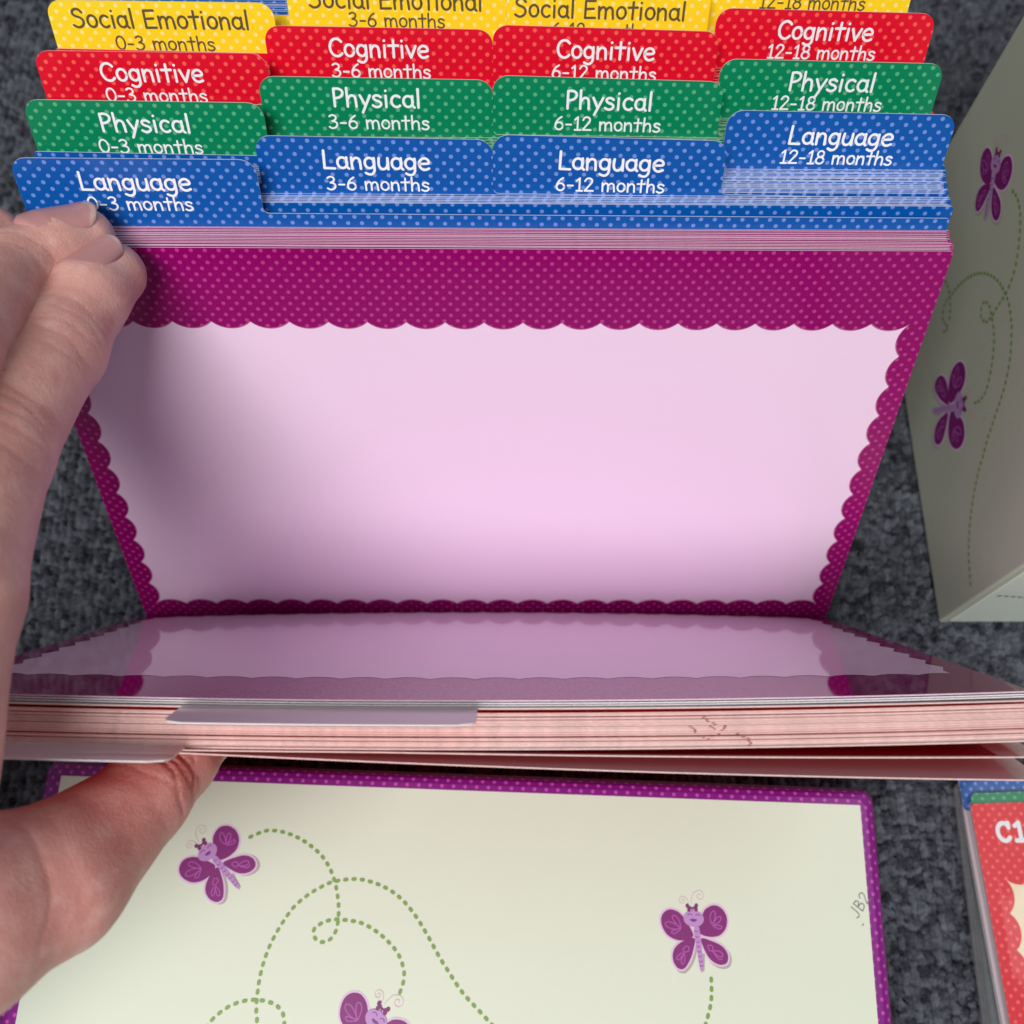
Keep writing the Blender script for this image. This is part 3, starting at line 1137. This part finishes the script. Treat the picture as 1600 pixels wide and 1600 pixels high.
def bent_tab_card(name_label, s, ta, tb, lean, droop, dz=0.0, extra=None, x=0, th=TH, hb=DIVH - .012, tabh=TABH, inset=None):
    """divider seen from its unprinted side; its tab bends on towards the viewer"""
    mb = MB()
    fn = bowed(-.5, .5, H, SB, ST * .9, extra)
    grid_card(mb, -.5, .5, hb, fn, 'red', 'salmon_edge', 'back', th=th, nx=24, nz=8)
    if inset:
        for i in range(22):
            for k in range(8):
                xa, xb = -.46 + .92 * i / 22, -.46 + .92 * (i + 1) / 22
                za, zb = .03 + (hb - .034) * k / 8, .03 + (hb - .034) * (k + 1) / 8
                mb.poly([fn(x_, th + .0001, z_) for x_, z_ in ((xb, za), (xa, za), (xa, zb), (xb, zb))], inset)

    def fT(x, y, z):
        t = (z - hb) / tabh
        p = fn(x, y, hb + (z - hb) * (1 - .08 * t * t))
        return (p[0], p[1] - droop * t * t, p[2])
    rows = 10
    r = .016
    prev = None
    for k in range(rows + 1):
        z = hb + tabh * k / rows
        dz_ = max(0, (z - (hb + tabh - r)) / r)
        ins = r * (1 - math.sqrt(max(0, 1 - dz_ * dz_)))
        cur = (ta + ins, tb - ins, z)
        if prev:
            xs0, xs1 = np.linspace(prev[0], prev[1], 9), np.linspace(cur[0], cur[1], 9)
            for i in range(8):
                q_ = [(xs0[i], prev[2]), (xs0[i + 1], prev[2]), (xs1[i + 1], z), (xs1[i], z)]
                mb.poly([fT(a, 0, b) for a, b in q_], 'red', q_)
                mb.poly([fT(a, th, b) for a, b in q_[::-1]], 'back', q_[::-1])
                if k == rows:
                    mb.poly([fT(xs1[i], 0, z), fT(xs1[i + 1], 0, z), fT(xs1[i + 1], th, z), fT(xs1[i], th, z)], 'paper')
            for a, b in ((0, 0), (1, 1)):
                q_ = [fT(prev[a], 0, prev[2]), fT(prev[a], th, prev[2]), fT(cur[a], th, z), fT(cur[a], 0, z)]
                mb.poly(q_ if a == 0 else q_[::-1], 'paper')
        prev = cur
    o = mb.build('divider_card')
    weld(o)
    put(o, -s, lean, x, dz)
    tag(o, name_label, 'divider card', 'blank-backed dividers of the front half')
    return o


bent_tab_card('divider showing the blank grey back of its tab, lying over the salmon card edges', .0085, -.257, .003, LF, .001, tabh=.062)
bent_tab_card('divider with blank grey tab hanging over the thumb, under the salmon card edges', .0425, -.52, -.250, LF + .002, -.001, tabh=.056)
bent_tab_card('divider parted from the stack at its right, last but one towards the lid', .0450, .60, .601, LF + .002, .001,
              extra=lambda x, z: -.022 * max(0, x + .1) ** 1.2 * (z / H) ** 2, tabh=.001, inset='red_back')
bent_tab_card('outermost divider of the front half, sagging away over the lid', .0462, .60, .601, LF + .003, .001,
              extra=lambda x, z: -.040 * max(0, x + .28) ** 1.1 * (z / H) ** 2, tabh=.001)


# ------------------------------------------------------------------ the clear case at lower right
case = empty('plastic_case', (.646, -.236, 0), (0, 0, math.radians(-1.5)))
tag(case, 'clear plastic card case holding red cards on the carpet at lower right', 'plastic case')


def shell(name, x0, x1, y0, y1, z0, z1, r, th, open_top=False, taper=0.0, mat='clear'):
    mb = MB()
    rg = []
    zs = [z0 + r * .3 * 0, z0 + r * .3, z0 + r, z1 - r, z1 - r * .3, z1]
    ins = [r * .7, r * .2, 0, 0, r * .2, r * .7]
    for i_, z in zip(ins, zs):
        t = taper * (z - z0) / (z1 - z0)
        rg.append([(x, y, z) for x, y in rounded_rect(x0 + i_ + t, x1 - i_ - t, y0 + i_ + t, y1 - i_ - t, r * 1.4, 6)])
    if open_top:
        rg = rg[:4]
    loft(mb, rg, mat)
    mb.poly(rg[0][::-1], mat)
    if not open_top:
        mb.poly(rg[-1], mat)
    o = mb.build(name, case, smooth=True)
    weld(o)
    mod = o.modifiers.new('thickness', 'SOLIDIFY')
    mod.thickness = th * S
    mod.offset = -1
    return o


shell('case_base', .004, 1.12, -.72, -.004, 0.002, .034, .008, .003, open_top=True, mat='clear_sheen')
shell('case_lid', 0, 1.124, -.724, .0, .018, .064, .017, .003)


def flat_card(colr, edge, x, y, z, rot, w, d, label, decor=None, group=None):
    mb = MB()
    ol = rounded_rect(0, w, -d, 0, .006, 4)
    mb.poly([(a, b, .0014) for a, b in ol], colr, ol)
    mb.poly([(a, b, 0) for a, b in ol[::-1]], colr, ol[::-1])
    for i in range(len(ol)):
        (xa, ya), (xb, yb) = ol[i], ol[(i + 1) % len(ol)]
        mb.poly([(xa, ya, 0), (xb, yb, 0), (xb, yb, .0014), (xa, ya, .0014)], edge)
    if decor:
        decor(mb)
    o = mb.build('flash_card')
    o.location = (x * S, y * S, z * S)
    o.rotation_euler = (0, 0, rot)
    tag(o, label, 'card', group)
    return o


RZ, RROT = .046, math.radians(1.6)
rp = onplane(1516, 1256, (0, 0, RZ + .0014), (0, 0, 1))


def red_decor(mb):
    sh = Sheet(mb, lambda u, v, z: (u, v, .0014 + z))

    def loc(px, py):
        P = onplane(px, py, (0, 0, RZ + .0014), (0, 0, 1)) - rp
        c, s = math.cos(-RROT), math.sin(-RROT)
        return np.array([c * P[0] - s * P[1], s * P[0] + c * P[1]])
    lp = scallop_loop(.026, .974, -.58, -.094, 22, 11, .0100)
    sh.poly(lp, 'cream_warm', 1)
    a, b_ = loc(1559, 1315), loc(1601, 1317)
    kx = (b_[0] - a[0]) / 1.05
    cap = .024
    # bold slab letters: C with serif, then 1
    C1 = [el(.32, .36, .25, .34, 40, 320), [(.52, .70), (.52, .52)]], [[(.78, .58), (.95, .70)], [(.95, .70), (.95, .02)], [(.76, .02), (1.14, .02)]]
    for glyph in C1:
        for st in glyph:
            sh.stroke(resample([(a[0] + p[0] * kx, a[1] + p[1] * cap / .72) for p in st], .001), .0056, 'white_ink', 2)


flat_card('red', 'red_edge', rp[0], rp[1], RZ, RROT, 1.0, .62, 'red dotted card headed C1, topmost inside the clear plastic case', red_decor)
gp = onplane(1512, 1240, (0, 0, .042), (0, 0, 1))
flat_card('green', 'green_edge', gp[0] + .003, gp[1], .043, math.radians(1.8), 1.0, .62, 'green dotted card peeping out just beneath the red C1 card')
bq = onplane(1488, 1208, (0, 0, .034), (0, 0, 1))
flat_card('blue', 'blue_edge', bq[0] + .006, bq[1], .034, math.radians(1.8), .985, .05, 'blue dotted tab card lowest of three colours in the clear case')
low = None
for k in range(6):
    x_ = rp[0] + .001 + random.uniform(-.004, .005)
    if low is None:
        low = flat_card('back', 'paper', x_, rp[1] + .004, .006, math.radians(2), 1.0, .62, 'white-edged card in the pile at the bottom of the clear case', None, 'cards piled in the clear case')
    else:
        c_ = low.copy()
        scene.collection.objects.link(c_)
        c_.location = (x_ * S, (rp[1] + .004) * S, (.006 + k * .0062) * S)

# ------------------------------------------------------------------ the hand
CH = {   # (photo x, photo y, distance from the camera, radius): joints of each chain
    'index': [(174, 428, 1.075, .0338), (136, 466, 1.045, .0388), (88, 547, 1.00, .0432), (-22, 705, .90, .0525), (-100, 930, .80, .061), (-230, 1250, .74, .095)],
    'middle': [(131, 374, 1.08, .0325), (80, 392, 1.06, .0380), (18, 430, 1.03, .0425), (-110, 560, .88, .053), (-190, 860, .78, .064), (-260, 1200, .74, .09)],
    'ring': [(-16, 374, 1.06, .034), (-90, 430, 1.0, .042), (-190, 560, .9, .05), (-270, 860, .8, .06), (-320, 1200, .76, .08)],
    'little': [(-120, 420, 1.06, .03), (-180, 480, 1.0, .036), (-270, 620, .92, .043), (-340, 900, .82, .055), (-360, 1250, .78, .07)],
    'thumb': [(325, 1160, 1.03, .024), (280, 1194, .99, .033), (226, 1243, .95, .0405), (80, 1376, .86, .0600), (-100, 1445, .80, .083), (-300, 1400, .78, .10)],
    'wrist': [(-250, 1330, .76, .10), (-470, 1500, .76, .13), (-1100, 1900, .78, .17)],
}
chains = {k: [(at_depth(x, y, d), r) for x, y, d, r in v] for k, v in CH.items()}


def smin(a, b, k):
    h = np.clip(.5 + .5 * (b - a) / k, 0, 1)
    return b + (a - b) * h - k * h * (1 - h)


def sdf(P):
    out = None
    for name, ch in chains.items():
        f = None
        for (a, ra), (b, rb) in zip(ch[:-1], ch[1:]):
            ab = b - a
            t = np.clip(((P - a) @ ab) / (ab @ ab), 0, 1)
            d = np.linalg.norm(P - a - t[:, None] * ab, axis=1) - (ra + (rb - ra) * t)
            f = d if f is None else smin(f, d, .012)
        out = f if out is None else smin(out, f, .0075 if name in ('thumb', 'wrist') else .0025)
    return out


def build_hand():
    import bmesh
    bm = bmesh.new()
    for ch in chains.values():
        for (a, ra), (b, rb) in zip(ch[:-1], ch[1:]):
            n = max(2, int(np.linalg.norm(b - a) / .012))
            for i in range(n + 1):
                t = i / n
                p = a + (b - a) * t
                r = ra + (rb - ra) * t
                bmesh.ops.create_icosphere(bm, subdivisions=2, radius=r * S, matrix=Matrix.Translation(Vector(p * S)))
    me = bpy.data.meshes.new('hand')
    bm.to_mesh(me)
    bm.free()
    o = bpy.data.objects.new('hand', me)
    scene.collection.objects.link(o)
    md = o.modifiers.new('remesh', 'REMESH')
    md.mode = 'VOXEL'
    md.voxel_size = .00065
    ev = o.evaluated_get(bpy.context.evaluated_depsgraph_get())
    me2 = bpy.data.meshes.new_from_object(ev)
    o.modifiers.clear()
    o.data = me2
    me2.name = 'hand'
    n = len(me2.vertices)
    co = np.zeros(n * 3, np.float32)
    me2.vertices.foreach_get('co', co)
    P = co.reshape(-1, 3).astype(float) / S

    def grad(P, e=5e-4):
        g = np.stack([sdf(P + e * np.eye(3)[k]) - sdf(P - e * np.eye(3)[k]) for k in range(3)], 1)
        return g / (np.linalg.norm(g, axis=1)[:, None] + 1e-9)
    for _ in range(4):
        P = P - grad(P) * sdf(P)[:, None]
    G_ = grad(P)
    # camera-facing measure of each vertex in photo pixels, for placing the skin folds the photograph shows on these joints
    disp = np.zeros(n)
    flush_and_shade = np.zeros(n)

    def fold(chain, i, j, t, depth, width, wob=0.0, ph=0.0, side=None, reach=.09):
        a, b = chains[chain][i][0], chains[chain][j][0]
        ax = (b - a) / np.linalg.norm(b - a)
        c = a + (b - a) * t
        rel = P - c
        q = rel @ ax
        rad = rel - q[:, None] * ax
        toward = CAM_C - c
        toward -= (toward @ ax) * ax
        toward /= np.linalg.norm(toward)
        sd = np.cross(ax, toward)
        ang = np.arctan2(rad @ sd, rad @ toward)
        qq = q + wob * np.sin(ang * 2.2 + ph) + .0016 * np.sin(ang * 7 + ph * 3)
        near = np.clip(1 - np.linalg.norm(rel, axis=1) / reach, 0, 1) ** .5
        m_ = np.exp(-(qq / width) ** 2) * near * (np.cos(np.clip(ang - (side or 0), -1.6, 1.6)) ** 1.0)
        return -depth * m_, m_
    F = []
    for t, dpt, ph in ((-.16, .0012, .2), (-.05, .0015, 1.1), (.06, .0018, 2.), (.17, .0014, .6), (.30, .001, 1.9)):
        F.append(fold('index', 2, 3, t, dpt * .9, .0016, .004, ph, reach=.07))
    for t, dpt, ph in ((-.22, .0016, 0), (-.10, .0024, .9), (.0, .0026, 1.7), (.11, .002, 2.6), (.22, .0015, .4)):
        F.append(fold('index', 3, 4, t, dpt * .65, .0022, .006, ph, reach=.11))
    for t, dpt, ph in ((-.1, .001, .4), (.02, .0013, 1.2), (.12, .001, 2.)):
        F.append(fold('middle', 2, 3, t, dpt, .0016, .003, ph, reach=.07))
    for t, dpt, ph in ((.25, .0016, .4), (.52, .0036, 1.4), (.74, .0026, 2.3), (.92, .0034, .6), (1.15, .0016, 2.9)):
        F.append(fold('thumb', 1, 2, t, dpt, .0014, .006, ph, reach=.085))
    F.append(fold('thumb', 3, 4, .35, .0014, .003, .01, 1.))
    for d, m_ in F:
        disp += d
        flush_and_shade += m_ * .25  # folds tinted darker too: crease shade put into the skin colour
    # knuckles and thumb pad are pinker
    for ch, i, rr_, amt in (('index', 2, .06, .35), ('index', 3, .08, .5), ('middle', 2, .05, .3), ('thumb', 2, .09, .5), ('thumb', 3, .11, .35), ('thumb', 4, .13, .3)):
        c = chains[ch][i][0]
        flush_and_shade += .75 * amt * np.exp(-(np.linalg.norm(P - c, axis=1) / rr_) ** 2)
    lump = .0012 * np.sin(P[:, 0] * 45 + P[:, 1] * 21) * np.sin(P[:, 1] * 38 + P[:, 2] * 33 + 1)
    P = P + G_ * (disp + lump)[:, None]
    me2.vertices.foreach_set('co', (P * S).astype(np.float32).ravel())
    a = me2.attributes.new('flush_and_shade', 'FLOAT', 'POINT')
    a.data.foreach_set('value', np.clip(flush_and_shade, 0, 1).astype(np.float32))
    me2.polygons.foreach_set('use_smooth', [True] * len(me2.polygons))
    me2.materials.clear()
    me2.materials.append(MAT['skin'])
    me2.update()
    return o


hand = build_hand()
tag(hand, 'bare left hand pinching the open deck, fingers on the back half and thumb below', 'hand')


def nail(chain, normal, half, u0, u1, name='fingernail'):
    """plate on the last finger bone: u runs from behind the tip (u0) back to the root (u1), half is its half angle"""
    (a, ra), (b, rb) = chains[chain][:2]
    ax = (b - a) / np.linalg.norm(b - a)
    n = np.array(normal, float)
    n -= (n @ ax) * ax
    n /= np.linalg.norm(n)
    sd = np.cross(ax, n)
    NU, NV = 26, 18
    V, E, fc = [], [], []
    for i in range(NU + 1):
        t = i / NU                                  # 0 root .. 1 free edge
        w = half * (1 - .35 * max(0, (.25 - t) / .25) ** 2) * (1 - .22 * max(0, (t - .8) / .2) ** 2)
        for j in range(NV + 1):
            v = j / NV * 2 - 1
            u = u1 + (u0 - u1) * t + (.012 * v * v * (1 if t > .5 else -1) * abs(t - .5) * 2)
            r = ra + (rb - ra) * np.clip(u / np.linalg.norm(b - a), 0, 1)
            r -= .10 * ra * max(0, -u / (.6 * ra)) ** 2
            th = v * w
            rim = max(abs(v) ** 8, (1 - min(1, t / .10)) ** 2)
            lift = .0021 * (1 - rim) - .0022 * rim
            V.append((a + ax * u + (n * math.cos(th) + sd * math.sin(th)) * (r + lift)) * S)
            E.append(max(0.0, min(1.0, (t + .10 * v * v - .90) / .03)))
    V = np.array(V).reshape(NU + 1, NV + 1, 3)
    me = bpy.data.meshes.new(name)
    for i in range(NU):
        for j in range(NV):
            a = i * (NV + 1) + j
            fc.append((a, a + 1, a + NV + 2, a + NV + 1))
    me.from_pydata(V.reshape(-1, 3).tolist(), [], fc)
    at_ = me.attributes.new('edge', 'FLOAT', 'POINT')
    at_.data.foreach_set('value', E)
    me.polygons.foreach_set('use_smooth', [True] * len(fc))
    me.materials.append(MAT['nail'])
    me.update()
    o = bpy.data.objects.new(name, me)
    scene.collection.objects.link(o)
    md = o.modifiers.new('thickness', 'SOLIDIFY')
    md.thickness = .0004
    md.offset = -1
    o.parent = hand
    return o


def camdir(r, u, t):
    """direction from right / up / towards-the-camera components"""
    return CAM_M.T @ np.array([r, u, -t])


nail('index', camdir(-.22, .50, .84), .82, -.019, .050)
nail('middle', camdir(-.05, .68, .73), .82, -.019, .062)
